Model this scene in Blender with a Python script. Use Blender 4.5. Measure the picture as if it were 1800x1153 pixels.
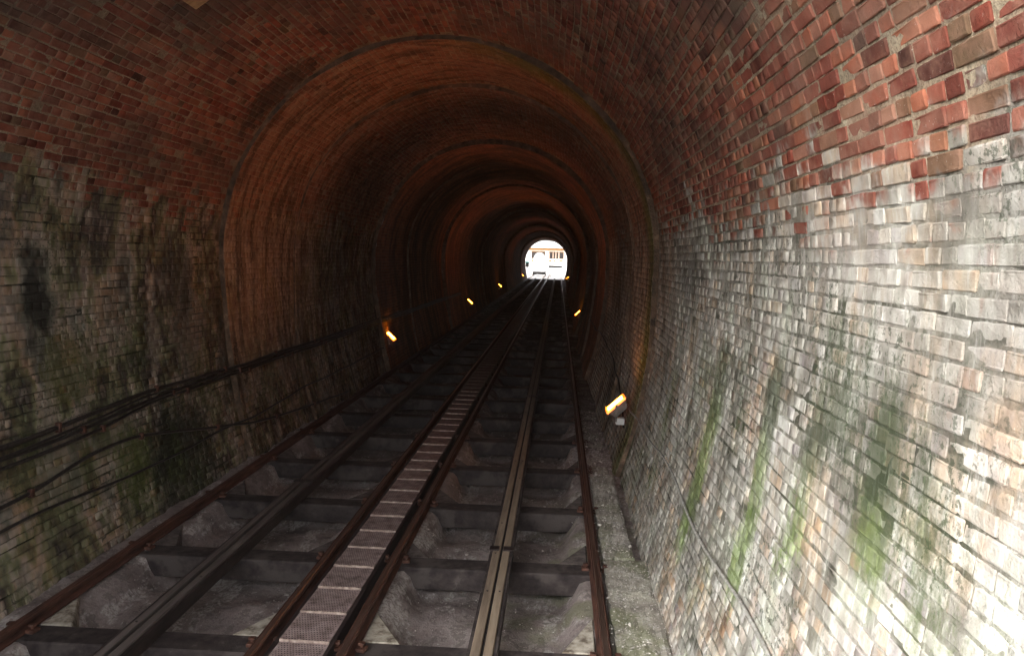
import bpy, bmesh, math, random
import numpy as np
from mathutils import Vector, Matrix

random.seed(7); rng = np.random.default_rng(7)
S = bpy.context.scene
for o in list(bpy.data.objects): bpy.data.objects.remove(o)
C = bpy.data.collections.new('place'); S.collection.children.link(C)

# ------------------------------------------------------------------ camera
EYE = Vector((0.0, 0.0, 2.75)); ROLL = math.radians(1.5); F = 1400.0
def cam_axes():
    a = Vector((82.0, 123.5, -F)).normalized()
    u = Vector((math.sin(ROLL), math.cos(ROLL), (82*math.sin(ROLL)+123.5*math.cos(ROLL))/F)).normalized()
    return a.cross(u).normalized(), a, u
ax, ay, az = cam_axes()
Rwc = Matrix((ax, ay, az)).transposed()        # world -> camera
cd = bpy.data.cameras.new('camera'); cam = bpy.data.objects.new('camera', cd); C.objects.link(cam)
cam.matrix_world = Matrix.Translation(EYE) @ Rwc.transposed().to_4x4()
cd.sensor_width = 36; cd.lens = 28; cd.clip_end = 4000; cd.clip_start = 0.05
S.camera = cam
RW = np.array(Rwc)
def project(p):
    q = (np.asarray(p) - np.array(EYE)) @ RW.T
    z = np.maximum(-q[..., 2], 1e-3)
    return 900 + F*q[..., 0]/z, 576.5 - F*q[..., 1]/z, -q[..., 2]

# ------------------------------------------------------------------ light
SUN_EL, SUN_AZ = math.radians(34), math.radians(46)     # azimuth: how far left of straight behind the camera
d = Vector((math.sin(SUN_AZ)*math.cos(SUN_EL), math.cos(SUN_AZ)*math.cos(SUN_EL), -math.sin(SUN_EL)))
w = bpy.data.worlds.new('World'); S.world = w; w.use_nodes = True
nt = w.node_tree; bg = nt.nodes['Background']
sky = nt.nodes.new('ShaderNodeTexSky'); sky.sky_type = 'NISHITA'; sky.sun_disc = False
sky.sun_elevation = SUN_EL
tosun = -d; sky.sun_rotation = math.atan2(tosun.x, tosun.y)
sky.dust_density = 4; sky.air_density = 1.0; sky.ozone_density = 1.0
hs = nt.nodes.new('ShaderNodeHueSaturation'); hs.inputs['Saturation'].default_value = .18
nt.links.new(sky.outputs[0], hs.inputs['Color']); nt.links.new(hs.outputs[0], bg.inputs[0])
bg.inputs[1].default_value = 0.15
sl = bpy.data.lights.new('sun', 'SUN'); sl.energy = .85; sl.angle = math.radians(48); sl.color = (1, .98, .955)
so = bpy.data.objects.new('sun', sl); C.objects.link(so); so.rotation_euler = d.to_track_quat('-Z', 'Y').to_euler()
so.location = (-20, -20, 30)
S.view_settings.view_transform = 'Standard'; S.view_settings.look = 'None'
S.view_settings.gamma = 1; S.view_settings.use_curve_mapping = False
S.view_settings.exposure = 2.15
LAMP_POWER = 15.0; SPOT_POWER = 44.0

# ------------------------------------------------------------------ material helpers
class M:
    def __init__(s, name):
        s.m = bpy.data.materials.new(name); s.m.use_nodes = True; s.t = s.m.node_tree
        s.t.nodes.clear(); s.b = s.n('BsdfPrincipled'); s.out = s.n('OutputMaterial')
        s.t.links.new(s.b.outputs[0], s.out.inputs[0])
        s.pos = s.n('NewGeometry')
    def n(s, k): return s.t.nodes.new('ShaderNode'+k)
    def set(s, sock, v):
        if hasattr(v, 'links') or isinstance(v, bpy.types.NodeSocket): s.t.links.new(v, sock)
        else:
            if isinstance(v, tuple) and len(v) == 3 and sock.type == 'RGBA': v = v + (1,)
            sock.default_value = v
    def math(s, op, a, b=0.0, c=None, clamp=False):
        n = s.n('Math'); n.operation = op; n.use_clamp = clamp
        s.set(n.inputs[0], a); s.set(n.inputs[1], b)
        if c is not None: s.set(n.inputs[2], c)
        return n.outputs[0]
    def P(s, sc=(1, 1, 1), off=(0, 0, 0)):
        n = s.n('Mapping'); s.t.links.new(s.pos.outputs['Position'], n.inputs[0])
        n.inputs['Scale'].default_value = sc; n.inputs['Location'].default_value = off
        return n.outputs[0]
    def xyz(s):
        n = s.n('SeparateXYZ'); s.t.links.new(s.pos.outputs['Position'], n.inputs[0]); return n.outputs
    def noise(s, sc, det=4, vec=None, rough=.55, dist=0):
        n = s.n('TexNoise'); n.inputs['Scale'].default_value = sc; n.inputs['Detail'].default_value = min(det, 4)
        n.inputs['Roughness'].default_value = rough; n.inputs['Distortion'].default_value = dist
        s.t.links.new(vec if vec is not None else s.pos.outputs['Position'], n.inputs['Vector'])
        return n.outputs['Fac']
    def ramp(s, f, stops, const=False):
        n = s.n('ValToRGB'); r = n.color_ramp
        if const: r.interpolation = 'CONSTANT'
        while len(r.elements) < len(stops): r.elements.new(.5)
        for e, (p, c) in zip(r.elements, stops):
            e.position = p; e.color = (c, c, c, 1) if isinstance(c, (int, float)) else tuple(c)+(1,)
        s.t.links.new(f, n.inputs[0]); return n.outputs[0]
    def step(s, f, a, b):                      # smooth 0..1 between a and b
        n = s.n('MapRange'); n.interpolation_type = 'SMOOTHSTEP'
        s.set(n.inputs[0], f); n.inputs[1].default_value = a; n.inputs[2].default_value = b
        return n.outputs[0]
    def mix(s, f, a, b, mode='MIX'):
        n = s.n('Mix'); n.data_type = 'RGBA'; n.blend_type = mode
        s.set(n.inputs[0], f); s.set(n.inputs[6], a); s.set(n.inputs[7], b); return n.outputs[2]
    def bump(s, h, st=.3, dist=.01, prev=None):
        n = s.n('Bump'); n.inputs['Strength'].default_value = st; n.inputs['Distance'].default_value = dist
        s.t.links.new(h, n.inputs['Height'])
        if prev is not None: s.t.links.new(prev, n.inputs['Normal'])
        return n.outputs[0]
    def done(s, col, rough=.85, bump=None, metal=0, spec=.3, emit=None, est=0):
        s.set(s.b.inputs['Base Color'], col); s.set(s.b.inputs['Roughness'], rough)
        s.set(s.b.inputs['Metallic'], metal); s.b.inputs['Specular IOR Level'].default_value = spec
        if bump is not None: s.t.links.new(bump, s.b.inputs['Normal'])
        if emit: s.b.inputs['Emission Color'].default_value = emit+(1,); s.b.inputs['Emission Strength'].default_value = est
        return s.m

SPRING = 3.08
def wall_zone(m, z, wob):        # 1 on the grey side walls, 0 on the red vault
    return m.step(m.math('ADD', z, wob), SPRING+.16, SPRING-.06)

def stains(m, col, x, y, z, strength=1.0):
    """sooty marks, lime bloom and algae shared by brick and mortar; shapes are tied to the place"""
    right = m.step(x, -1.8, -1.3)
    # algae runs down the right wall, three distinct streaks and faint ones
    wob = m.math('MULTIPLY', m.math('SUBTRACT', m.noise(1.3, 3), .5), .35)
    yy = m.math('ADD', m.math('ADD', y, wob), m.math('MULTIPLY', z, .10))
    edge = m.math('ADD', m.math('MULTIPLY', m.noise(1, 5, m.P((11, 11, 1.6)), .7), .6), m.math('MULTIPLY', m.noise(34, 3, None, .8), .4))
    g = None
    for y0, wd, z0, z1, st in ((6.36, .24, .45, 2.3, 1.0), (4.86, .22, .75, 2.4, .9), (4.08, .20, 1.2, 2.1, .7), (3.22, .14, 1.6, 2.35, .8), (3.9, .5, 1.9, 2.75, .62), (3.1, .5, 1.7, 2.3, .45), (2.75, .25, 1.5, 2.1, .45), (2.45, .10, 2.5, 3.1, .5), (5.6, .2, 1.5, 2.6, .45), (8.4, .35, .2, 1.9, .5)):
        q = m.math('DIVIDE', m.math('SUBTRACT', yy, y0), wd)
        q = m.math('EXPONENT', m.math('MULTIPLY', m.math('MULTIPLY', q, q), -1.0))
        q = m.math('MULTIPLY', q, m.math('MULTIPLY', m.step(z, z0-.35, z0+.2), m.step(z, z1+.15, z1-.35)))
        q = m.math('MULTIPLY', q, st)
        g = q if g is None else m.math('ADD', g, q)
    g = m.math('MULTIPLY', g, right)
    g = m.math('MULTIPLY', m.step(m.math('ADD', g, m.math('MULTIPLY', m.math('SUBTRACT', edge, .5), 2.6)), .25, .85), m.step(g, .05, .2))
    g = m.math('MULTIPLY', g, m.step(z, 3.1, 2.6))
    gc = m.ramp(m.noise(3, 3), [(.3, (.07, .10, .03)), (.55, (.17, .24, .07)), (.75, (.30, .37, .18))])
    gd = m.mix(m.step(m.math('ADD', z, m.math('MULTIPLY', edge, .6)), 1.7, 2.2), gc, (.045, .06, .03))     # older growth higher up is nearly black
    col = m.mix(m.math('MULTIPLY', g, .72*strength), col, gd)
    # patchy algae low down on both walls
    a = m.math('MULTIPLY', m.step(m.noise(.9, 6, m.P((1, 1, .8), (3, 5, 1)), .65), .53, .66), m.step(z, 2.9, 1.3))
    a = m.math('MULTIPLY', a, m.step(y, 14, 9))
    col = m.mix(m.math('MULTIPLY', a, .55*strength), col, m.ramp(m.noise(14, 5), [(.35, (.03, .045, .015)), (.6, (.10, .13, .035))]))
    return col

def brick_colour(m, rnd, mortar=False):
    x, y, z = m.xyz()
    n1 = m.noise(.7, 5, None, .6); n2 = m.noise(5, 6, None, .65); n3 = m.noise(26, 6, None, .7)
    wob = m.math('ADD', m.math('MULTIPLY', m.math('SUBTRACT', m.noise(2.6, 4, None, .7), .5), 1.1), m.math('MULTIPLY', m.math('SUBTRACT', m.noise(.7, 2), .5), .9))
    if not mortar: wob = m.math('ADD', wob, m.math('MULTIPLY', m.math('SUBTRACT', m.math('FRACT', m.math('MULTIPLY', rnd, 37.0)), .5), .45))
    left = m.step(x, -1.0, -2.6)
    zz = m.math('SUBTRACT', z, m.math('MULTIPLY', left, .18))
    zone = wall_zone(m, zz, wob)
    if mortar:
        red = m.ramp(n2, [(.3, (.21, .16, .115)), (.55, (.38, .32, .23)), (.75, (.52, .48, .36))])
        red = m.mix(1, red, m.ramp(m.noise(60, 4, None, .8), [(.36, (.45, .42, .38)), (.52, (1, 1, 1)), (.62, (1.25, 1.25, 1.2))]), 'MULTIPLY')
        red = m.mix(m.math('MULTIPLY', left, .2), red, (.16, .12, .085))  # left vault mortar toned down, its dimmer light put into the colour
        gr = m.ramp(n2, [(.32, (.13, .125, .10)), (.5, (.27, .26, .215)), (.7, (.48, .47, .41))])
    else:
        red = m.ramp(rnd, [(0, (.05, .022, .018)), (.10, (.13, .033, .022)), (.28, (.22, .066, .046)), (.42, (.15, .046, .034)), (.56, (.27, .085, .055)),
                           (.70, (.34, .12, .07)), (.80, (.25, .11, .065)), (.88, (.115, .075, .045)), (.94, (.34, .16, .11)), (1, (.20, .045, .03))])
        gr = m.ramp(rnd, [(0, (.21, .20, .175)), (.15, (.40, .39, .35)), (.3, (.54, .53, .49)), (.45, (.35, .335, .30)), (.58, (.60, .59, .55)),
                          (.70, (.44, .38, .32)), (.78, (.50, .36, .24)), (.85, (.30, .27, .28)), (.92, (.62, .62, .60)), (1, (.42, .33, .27))])
        hue = m.ramp(m.noise(9, 4), [(.3, (.75, .72, .70)), (.5, (1, 1, 1)), (.7, (1.22, 1.2, 1.18))])
        red = m.mix(1, red, hue, 'MULTIPLY'); gr = m.mix(.7, gr, hue, 'MULTIPLY')
        # lime wash faces that have flaked back to the brick
        fl = m.step(m.noise(3.3, 6, m.P((1, 1, .5), (7, 1, 3)), .7), .60, .68)
        gr = m.mix(m.math('MULTIPLY', fl, .5), gr, (.30, .15, .10))
    # lime wash that runs over brick and joint alike
    wash = m.ramp(m.noise(2.3, 5, m.P((1, 1, .55), (5, 0, 2)), .65), [(.28, (.17, .155, .14)), (.40, (.36, .345, .315)), (.50, (.55, .535, .50)), (.60, (.64, .62, .59)), (.72, (.70, .67, .65))])
    tint = m.ramp(m.noise(1.7, 4, m.P((1, 1, .8), (1, 7, 2)), .6), [(.30, (.84, .98, .82)), (.42, (.95, 1, .95)), (.50, (1, .99, 1)), (.57, (1.14, .96, .80)), (.63, (1.2, .90, .66)), (.72, (.92, .90, 1.02))])
    wash = m.mix(1, wash, tint, 'MULTIPLY')
    wf = m.step(m.noise(4.5, 5, m.P((1, 1, .45), (0, 3, 9)), .7), .34, .62)
    gr = m.mix(m.math('MULTIPLY', wf, .60 if mortar else .68), gr, wash)
    if mortar:      # open, mossy bed joints
        dk = m.step(m.noise(2.0, 5, m.P((1, .55, 2.2), (8, 1, 0)), .7), .50, .62)
        gr = m.mix(m.math('MULTIPLY', dk, .85), gr, (.05, .055, .035))
    # vertical lime bloom, heavier on the right
    bl = m.noise(1, 7, m.P((16, 16, 2.6)), .7)
    bloom = m.math('MULTIPLY', m.step(bl, .50, .66), m.math('SUBTRACT', 1.0, m.math('MULTIPLY', left, .75)))
    gr = m.mix(m.math('MULTIPLY', bloom, .55), gr, (.68, .68, .64))
    redbl = m.math('MULTIPLY', m.step(m.noise(1.6, 6, m.P((1, 1, .7), (2, 9, 4)), .7), .62, .72), .30)
    red = m.mix(redbl, red, (.42, .36, .31))
    red = m.mix(m.math('MULTIPLY', m.step(m.noise(3.5, 5, None, .7), .40, .66), .48), red, (.31, .175, .125))     # brick dust over the joints
    # left wall is sooty
    lt = m.ramp(m.noise(1.15, 6, m.P((1, 1, .6), (0, 12, 5)), .68), [(.34, (.09, .088, .085)), (.42, (.42, .42, .39)), (.48, (.80, .70, .64)), (.53, (.42, .44, .28)), (.59, (.15, .13, .125)), (.67, (.95, .86, .78))])
    gl = m.mix(1, gr, lt, 'MULTIPLY')
    gr = m.mix(left, gr, gl)
    mot = m.ramp(m.noise(1.4, 7, m.P((1, 1, .7), (11, 4, 6)), .7), [(.34, (.33, .31, .29)), (.44, (.58, .57, .54)), (.51, (.90, .90, .88)), (.58, (.66, .63, .61)), (.66, (1.0, .99, .97))])
    gr = m.mix(m.math('SUBTRACT', 1.0, left), gr, m.mix(1, gr, mot, 'MULTIPLY'))
    upz = m.math('MULTIPLY', m.step(z, 2.0, 2.75), .22)      # less lime near the springing
    gr = m.mix(m.math('MULTIPLY', upz, m.math('SUBTRACT', 1.0, left)), gr, (.27, .25, .215))
    col = m.mix(zone, red, gr)
    # dark band of grime where vault meets wall, soot clouds
    soot_shade = m.step(m.noise(.55, 6, m.P((1, .7, 1.4), (1, 2, 8)), .62), .50, .68)
    col = m.mix(m.math('MULTIPLY', soot_shade, .55), col, m.mix(zone, (.07, .055, .048), (.085, .08, .072)))
    # black lichen specks and damp in the wall
    sp = m.math('MULTIPLY', m.step(n3, .53, .62), m.step(m.noise(1.1, 5, m.P((1, .7, 1.3), (4, 4, 4))), .44, .58))
    col = m.mix(m.math('MULTIPLY', m.math('MULTIPLY', sp, zone), .75), col, (.05, .06, .04))
    # salts of lime as white crumbs
    wh = m.math('MULTIPLY', m.step(m.noise(48, 5, None, .8), .63, .70), m.step(n1, .42, .60))
    col = m.mix(m.math('MULTIPLY', wh, .5), col, (.66, .66, .60))
    def blob(px_, wx, py_, wy, pz_, wz):
        t = None
        for c_, p_, w_ in ((x, px_, wx), (y, py_, wy), (z, pz_, wz)):
            if w_ is None: continue
            q = m.math('DIVIDE', m.math('SUBTRACT', c_, p_), w_); q = m.math('MULTIPLY', q, q)
            t = q if t is None else m.math('ADD', t, q)
        t = m.math('ADD', t, m.math('MULTIPLY', m.math('SUBTRACT', m.noise(9, 4, m.P((1, 1, .6)), .8), .5), 4.0))
        return m.step(t, 1.5, .3)
    for (bx, wx, by, wy, bz, wz, st_, c_) in ((-4.4, .9, 11.0, .10, 2.2, .8, .8, (.03, .03, .025)), (-4.4, .9, 10.25, .16, 1.6, .8, .7, (.04, .04, .032)), (-4.4, .9, 9.1, .5, 2.35, .4, .5, (.07, .065, .05)), (-4.4, .9, 7.0, .42, 1.62, .34, .6, (.09, .10, .025)), (-4.2, .9, 7.75, .38, .52, .42, .65, (.085, .12, .025)), (-4.2, .9, 6.5, .5, .75, .5, .4, (.10, .11, .05)),
            (-4.4, .9, 8.5, .17, 1.75, .30, .5, (.36, .31, .28)), (-4.4, .9, 9.3, .22, 1.55, .35, .35, (.28, .23, .19)), (-4.4, .9, 7.2, .07, 3.2, .26, .55, (.40, .36, .31)), (-4.4, .9, 6.4, .35, 3.0, .30, .3, (.05, .05, .055)), (-4.4, .9, 7.6, .5, 2.75, .25, .3, (.06, .05, .055))):
        col = m.mix(m.math('MULTIPLY', blob(bx, wx, by, wy, bz, wz), st_), col, c_)
    damp = blob(-4.2, .8, 8.8, .75, .35, .65)         # black damp patch low on the left wall
    col = m.mix(m.math('MULTIPLY', damp, .85), col, (.022, .026, .016))
    stn = blob(-3.6, .65, 10.05, .35, 4.75, .7)       # soot stain at the first lip
    col = m.mix(m.math('MULTIPLY', stn, .8), col, (.028, .024, .018))
    # grimy band of the vault between the springing and the right haunch
    rib = m.math('MULTIPLY', m.step(m.noise(1.1, 5, m.P((1, .35, 1), (6, 6, 6)), .65), .47, .62), m.step(z, 3.0, 3.6))
    col = m.mix(m.math('MULTIPLY', rib, .5), col, (.10, .075, .06))
    ring = m.step(y, 10.38, 10.42)                 # first ring is smeared with old render
    rcol = m.ramp(m.noise(3.2, 6, None, .7), [(.30, (.11, .055, .03)), (.45, (.34, .17, .095)), (.56, (.44, .26, .15)), (.66, (.26, .10, .055))])
    rf = m.math('MULTIPLY', m.math('MULTIPLY', ring, m.step(y, 15.5, 12.6)), m.step(z, .7, 1.6))
    col = m.mix(m.math('MULTIPLY', rf, .50), col, rcol)
    grn = m.math('MULTIPLY', m.math('MULTIPLY', ring, m.step(y, 11.5, 10.6)), m.step(m.math('ADD', x, m.math('MULTIPLY', n2, .8)), -1.6, .0))
    col = m.mix(m.math('MULTIPLY', grn, .75), col, (.09, .12, .02))
    rst = m.math('MULTIPLY', ring, m.step(m.noise(1, 4, m.P((1.1, 5.5, .55), (3, 3, 3)), .7), .48, .60))
    col = m.mix(m.math('MULTIPLY', rst, .62), col, (.035, .026, .018))
    rs2 = m.math('MULTIPLY', ring, m.step(m.noise(7, 4, None, .7), .56, .64)); col = m.mix(m.math('MULTIPLY', rs2, .5), col, (.40, .27, .17))
    far = m.math('MULTIPLY', m.step(y, 8.0, 12.5), m.math('SUBTRACT', 1.0, m.math('MULTIPLY', rf, .9)))   # sooty tone painted on deeper in, imitating the bore's shade; less on first ring
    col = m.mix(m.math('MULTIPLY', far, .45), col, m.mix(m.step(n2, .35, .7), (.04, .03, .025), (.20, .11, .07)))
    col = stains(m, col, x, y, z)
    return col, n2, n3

def brick_mat(name, src):
    m = M(name)
    if src == 'object': rnd = m.n('ObjectInfo').outputs['Random']
    else: rnd = m.pos.outputs['Random Per Island']
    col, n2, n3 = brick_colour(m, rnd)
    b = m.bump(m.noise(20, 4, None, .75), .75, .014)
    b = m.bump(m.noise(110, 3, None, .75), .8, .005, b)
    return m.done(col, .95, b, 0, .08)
def mortar_mat():
    m = M('mortar')
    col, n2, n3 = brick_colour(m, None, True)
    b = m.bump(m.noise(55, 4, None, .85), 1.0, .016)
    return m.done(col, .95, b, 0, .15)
MB_OBJ = brick_mat('brick_single', 'object'); MB_MASS = brick_mat('brick_course', 'island'); M_MORTAR = mortar_mat()

def lining_mat():          # far bore, pieces too small to tell apart
    m = M('far_brick_lining')
    uv = m.n('UVMap'); uv.uv_map = 'lay'
    br = m.n('TexBrick'); m.t.links.new(uv.outputs[0], br.inputs['Vector'])
    for k, v in (('Scale', 1.0), ('Mortar Size', .007), ('Mortar Smooth', .3), ('Bias', 0), ('Brick Width', .235), ('Row Height', .076)): br.inputs[k].default_value = v
    br.inputs['Color1'].default_value = (.15, .055, .03, 1); br.inputs['Color2'].default_value = (.26, .10, .05, 1); br.inputs['Mortar'].default_value = (.20, .13, .08, 1)
    x, y, z = m.xyz()
    n = m.step(m.noise(.9, 6, m.P((1, 2.2, .5)), .68), .38, .60)
    col = m.mix(m.math('MULTIPLY', n, .85), br.outputs['Color'], (.05, .035, .028))
    b = m.bump(br.outputs['Fac'], .8, -.012); b = m.bump(m.noise(9, 6, None, .7), .6, .05, b)
    return m.done(col, .9, b, 0, .2)
M_LINING = lining_mat()

def simple(name, c1, c2, sc=8, rough=.85, metal=0, bs=.4, bd=.006, stretch=(1, 1, 1), c3=None, spec=.3, big=None, deep=False):
    m = M(name); n = m.noise(sc, 6, m.P(stretch), .65)
    st = [(.32, c1), (.62, c2)]
    if c3: st.append((.74, c3))
    col = m.ramp(n, st)
    if deep: col = m.mix(m.math('MULTIPLY', m.step(m.xyz()[1], 9, 20), .7), col, (.022, .018, .017))  # colour painted darker with depth, as shade of the bore
    if big: col = m.mix(m.step(m.noise(big[0], 5, m.P(stretch), .6), .48, .62), col, big[1])
    return m.done(col, rough, m.bump(m.noise(sc*5, 5, m.P(stretch), .7), bs, bd), metal, spec)
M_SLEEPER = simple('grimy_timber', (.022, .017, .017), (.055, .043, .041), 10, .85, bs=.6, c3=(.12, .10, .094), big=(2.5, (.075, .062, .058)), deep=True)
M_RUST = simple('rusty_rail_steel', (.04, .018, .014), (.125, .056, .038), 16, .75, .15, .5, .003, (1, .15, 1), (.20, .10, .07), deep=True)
M_DARKSTEEL = simple('dark_greasy_steel', (.018, .014, .014), (.055, .04, .038), 12, .5, .3, .4, .003, (1, .2, 1), (.11, .08, .07))
M_HEAD = simple('worn_rail_head', (.16, .10, .08), (.30, .21, .17), 20, .38, .85, .2, .001, (1, .05, 1))
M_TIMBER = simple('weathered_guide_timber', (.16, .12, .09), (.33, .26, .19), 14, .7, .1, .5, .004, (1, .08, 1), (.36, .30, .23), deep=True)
M_TIMBERD = simple('dark_guide_timber', (.075, .062, .058), (.16, .135, .125), 14, .65, .15, .5, .004, (1, .08, 1), (.24, .21, .19))
M_BLACK = simple('black_slot', (.01, .008, .008), (.025, .02, .02), 10, .8)
M_CABLE = simple('dusty_black_cable', (.012, .010, .010), (.045, .038, .034), 25, .6, 0, .3, .002)
M_CABLEG = simple('dusty_grey_conduit', (.17, .165, .15), (.36, .35, .32), 25, .7, 0, .3, .002)
M_WOOD = simple('raw_timber_block', (.26, .15, .07), (.45, .30, .16), 18, .7, 0, .3, .002, (.2, 1, 1))
M_PALE = simple('pale_painted_metal', (.52, .52, .50), (.70, .70, .68), 10, .5, 0, .1, .001)
M_NOSING = simple('chalky_nosing', (.17, .12, .105), (.44, .35, .30), 22, .9, 0, .4, .003, (1, 1, 1), (.66, .57, .50))
M_CHIP = simple('lime_chips', (.30, .27, .25), (.74, .71, .66), 9, .9)
M_LEAD = simple('housing_grey', (.10, .09, .08), (.20, .18, .16), 12, .6, .3, .2, .002)
def concrete(name, base=1.0, green=.5, tone=(1, 1, 1)):
    m = M(name); x, y, z = m.xyz()
    n = m.noise(3, 7, None, .7)
    col = m.ramp(n, [(.3, (.09*base, .075*base, .073*base)), (.5, (.19*base, .16*base, .153*base)), (.7, (.31*base, .275*base, .255*base))])
    col = m.mix(1, col, tone, 'MULTIPLY')
    st = m.step(m.noise(1, 7, m.P((3.2, 1.1, 3), (4, 3, 1)), .78), .51, .60)         # white lime runs
    st = m.math('MULTIPLY', st, m.step(m.noise(30, 4, None, .8), .40, .58))
    pit = m.step(m.noise(6, 4, None, .75), .52, .60); col = m.mix(m.math('MULTIPLY', pit, .55), col, (.07, .055, .052))
    col = m.mix(m.math('MULTIPLY', st, .8), col, (.60, .57, .545))
    g = m.math('MULTIPLY', m.step(m.noise(1.5, 5, m.P((1, 1, 1), (9, 2, 2)), .6), .48, .62), m.step(x, -1.2, .1))
    g = m.math('MULTIPLY', g, m.step(y, 11, 7))
    col = m.mix(m.math('MULTIPLY', g, green), col, (.17, .19, .09))
    soot_shade = m.math('MULTIPLY', m.step(y, 10, 19), m.step(m.noise(1.2, 4, None, .6), .25, .6))   # sooty patches, painted denser further in to stand for the bore's gloom
    col = m.mix(m.math('MULTIPLY', soot_shade, .75), col, (.03, .024, .022))
    sp = m.step(m.noise(55, 4, None, .85), .60, .66)
    col = m.mix(m.math('MULTIPLY', m.math('MULTIPLY', sp, m.step(y, 17, 11)), .6), col, (.55, .52, .48))
    b = m.bump(m.noise(12, 6, None, .7), .6, .03); b = m.bump(m.noise(80, 4, None, .8), .6, .006, b)
    return m.done(col, .92, b, 0, .2)
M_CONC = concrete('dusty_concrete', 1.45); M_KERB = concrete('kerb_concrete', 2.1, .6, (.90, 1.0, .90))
def gusset_mat():
    m = M('haunch_concrete'); r = m.n('ObjectInfo').outputs['Random']
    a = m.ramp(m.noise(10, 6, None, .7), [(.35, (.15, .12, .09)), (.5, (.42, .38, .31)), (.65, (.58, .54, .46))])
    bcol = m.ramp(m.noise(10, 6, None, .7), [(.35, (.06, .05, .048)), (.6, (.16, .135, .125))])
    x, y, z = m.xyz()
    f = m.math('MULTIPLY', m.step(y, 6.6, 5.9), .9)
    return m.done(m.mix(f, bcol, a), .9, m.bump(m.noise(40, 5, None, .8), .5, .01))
M_GUSS = gusset_mat()
def tread_mat():
    m = M('perforated_tread_plate')
    tc = m.n('TexCoord')
    mp = m.n('Mapping'); mp.inputs['Scale'].default_value = (48, 34, 1); m.t.links.new(tc.outputs['Object'], mp.inputs[0])
    sx = m.n('SeparateXYZ'); m.t.links.new(mp.outputs[0], sx.inputs[0])
    row = m.math('FLOOR', sx.outputs[1]); off = m.math('MULTIPLY', m.math('MODULO', m.math('ABSOLUTE', row), 2.0), .5)
    fx = m.math('SUBTRACT', m.math('FRACT', m.math('ADD', sx.outputs[0], off)), .5)
    fy = m.math('SUBTRACT', m.math('FRACT', sx.outputs[1]), .5)
    r = m.math('SQRT', m.math('ADD', m.math('MULTIPLY', fx, fx), m.math('MULTIPLY', fy, fy)))
    hole = m.step(r, .30, .20)
    inx = m.step(m.math('ABSOLUTE', sx.outputs[0]), 8.0, 7.6)
    hole = m.math('MULTIPLY', hole, inx)
    base = m.ramp(m.noise(9, 6, None, .7), [(.3, (.15, .11, .105)), (.5, (.31, .235, .225)), (.7, (.43, .345, .33))])
    gy = m.xyz()[1]; base = m.mix(m.math('MULTIPLY', m.step(gy, 9, 20), .7), base, (.05, .036, .032))  # plates darkened further in, tunnel shade put into their colour
    col = m.mix(m.math('MULTIPLY', hole, .85), base, (.03, .022, .02))
    return m.done(col, .85, m.bump(hole, .7, -.004), 0, .12)
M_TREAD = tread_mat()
def emis(name, c, st):
    m = M(name); return m.done((.8, .7, .5), .4, None, 0, .3, c, st)
M_GLOW = emis('sodium_glass', (1.0, .34, .025), LAMP_POWER)
M_HALO = emis('painted_halo_glow', (1.0, .15, .004), .9)  # glow colour imitating the halo around a lit lens

# ------------------------------------------------------------------ mesh helpers
def mesh_obj(name, v, f, mat, parent=None, smooth=False):
    me = bpy.data.meshes.new(name); me.from_pydata([tuple(map(float, p)) for p in v], [], [tuple(q) for q in f]); me.materials.append(mat)
    me.update()
    if smooth: me.polygons.foreach_set('use_smooth', [True]*len(me.polygons))
    o = bpy.data.objects.new(name, me); C.objects.link(o)
    if parent is not None: o.parent = parent
    return o
class G:                                        # gathers boxes, tubes and prisms into one mesh
    def __init__(s): s.v = []; s.f = []
    def add(s, v, f):
        k = len(s.v); s.v += [tuple(p) for p in v]; s.f += [tuple(i+k for i in q) for q in f]; return s
    def box(s, x0, x1, y0, y1, z0, z1, M4=None, bev=0):
        bm = bmesh.new(); bmesh.ops.create_cube(bm, size=1)
        for p in bm.verts: p.co = Vector((x0+(p.co.x+.5)*(x1-x0), y0+(p.co.y+.5)*(y1-y0), z0+(p.co.z+.5)*(z1-z0)))
        if bev: bmesh.ops.bevel(bm, geom=bm.edges[:], offset=bev, segments=1, affect='EDGES')
        if M4: bm.transform(M4)
        bm.verts.index_update()
        s.add([p.co[:] for p in bm.verts], [[q.index for q in fc.verts] for fc in bm.faces]); bm.free(); return s
    def tube(s, pts, r, n=8):
        pts = [Vector(p) for p in pts]; v = []; f = []
        for i, p in enumerate(pts):
            t = (pts[min(i+1, len(pts)-1)]-pts[max(i-1, 0)]).normalized()
            a = t.cross(Vector((0, 0, 1))) if abs(t.z) < .95 else t.cross(Vector((1, 0, 0))); a.normalize(); b = t.cross(a)
            for k in range(n):
                an = 2*math.pi*k/n; v.append(p+a*math.cos(an)*r+b*math.sin(an)*r)
        for i in range(len(pts)-1):
            for k in range(n): f.append((i*n+k, i*n+(k+1) % n, (i+1)*n+(k+1) % n, (i+1)*n+k))
        f.append(tuple(range(n))[::-1]); f.append(tuple((len(pts)-1)*n+k for k in range(n)))
        return s.add(v, f)
    def prism(s, poly, axis, a, b):             # poly in the other two axes, extruded along axis
        n = len(poly); v = []
        for t in (a, b):
            for p, q in poly:
                v.append({'x': (t, p, q), 'y': (p, t, q), 'z': (p, q, t)}[axis])
        f = [tuple(range(n)), tuple(range(2*n-1, n-1, -1))] + [(i, i+n, (i+1) % n+n, (i+1) % n) for i in range(n)]
        return s.add(v, f)
    def obj(s, name, mat, parent=None, smooth=False):
        o = mesh_obj(name, s.v, s.f, mat, parent, smooth)
        bm = bmesh.new(); bm.from_mesh(o.data); bmesh.ops.recalc_face_normals(bm, faces=bm.faces[:]); bm.to_mesh(o.data); bm.free()
        return o
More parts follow.
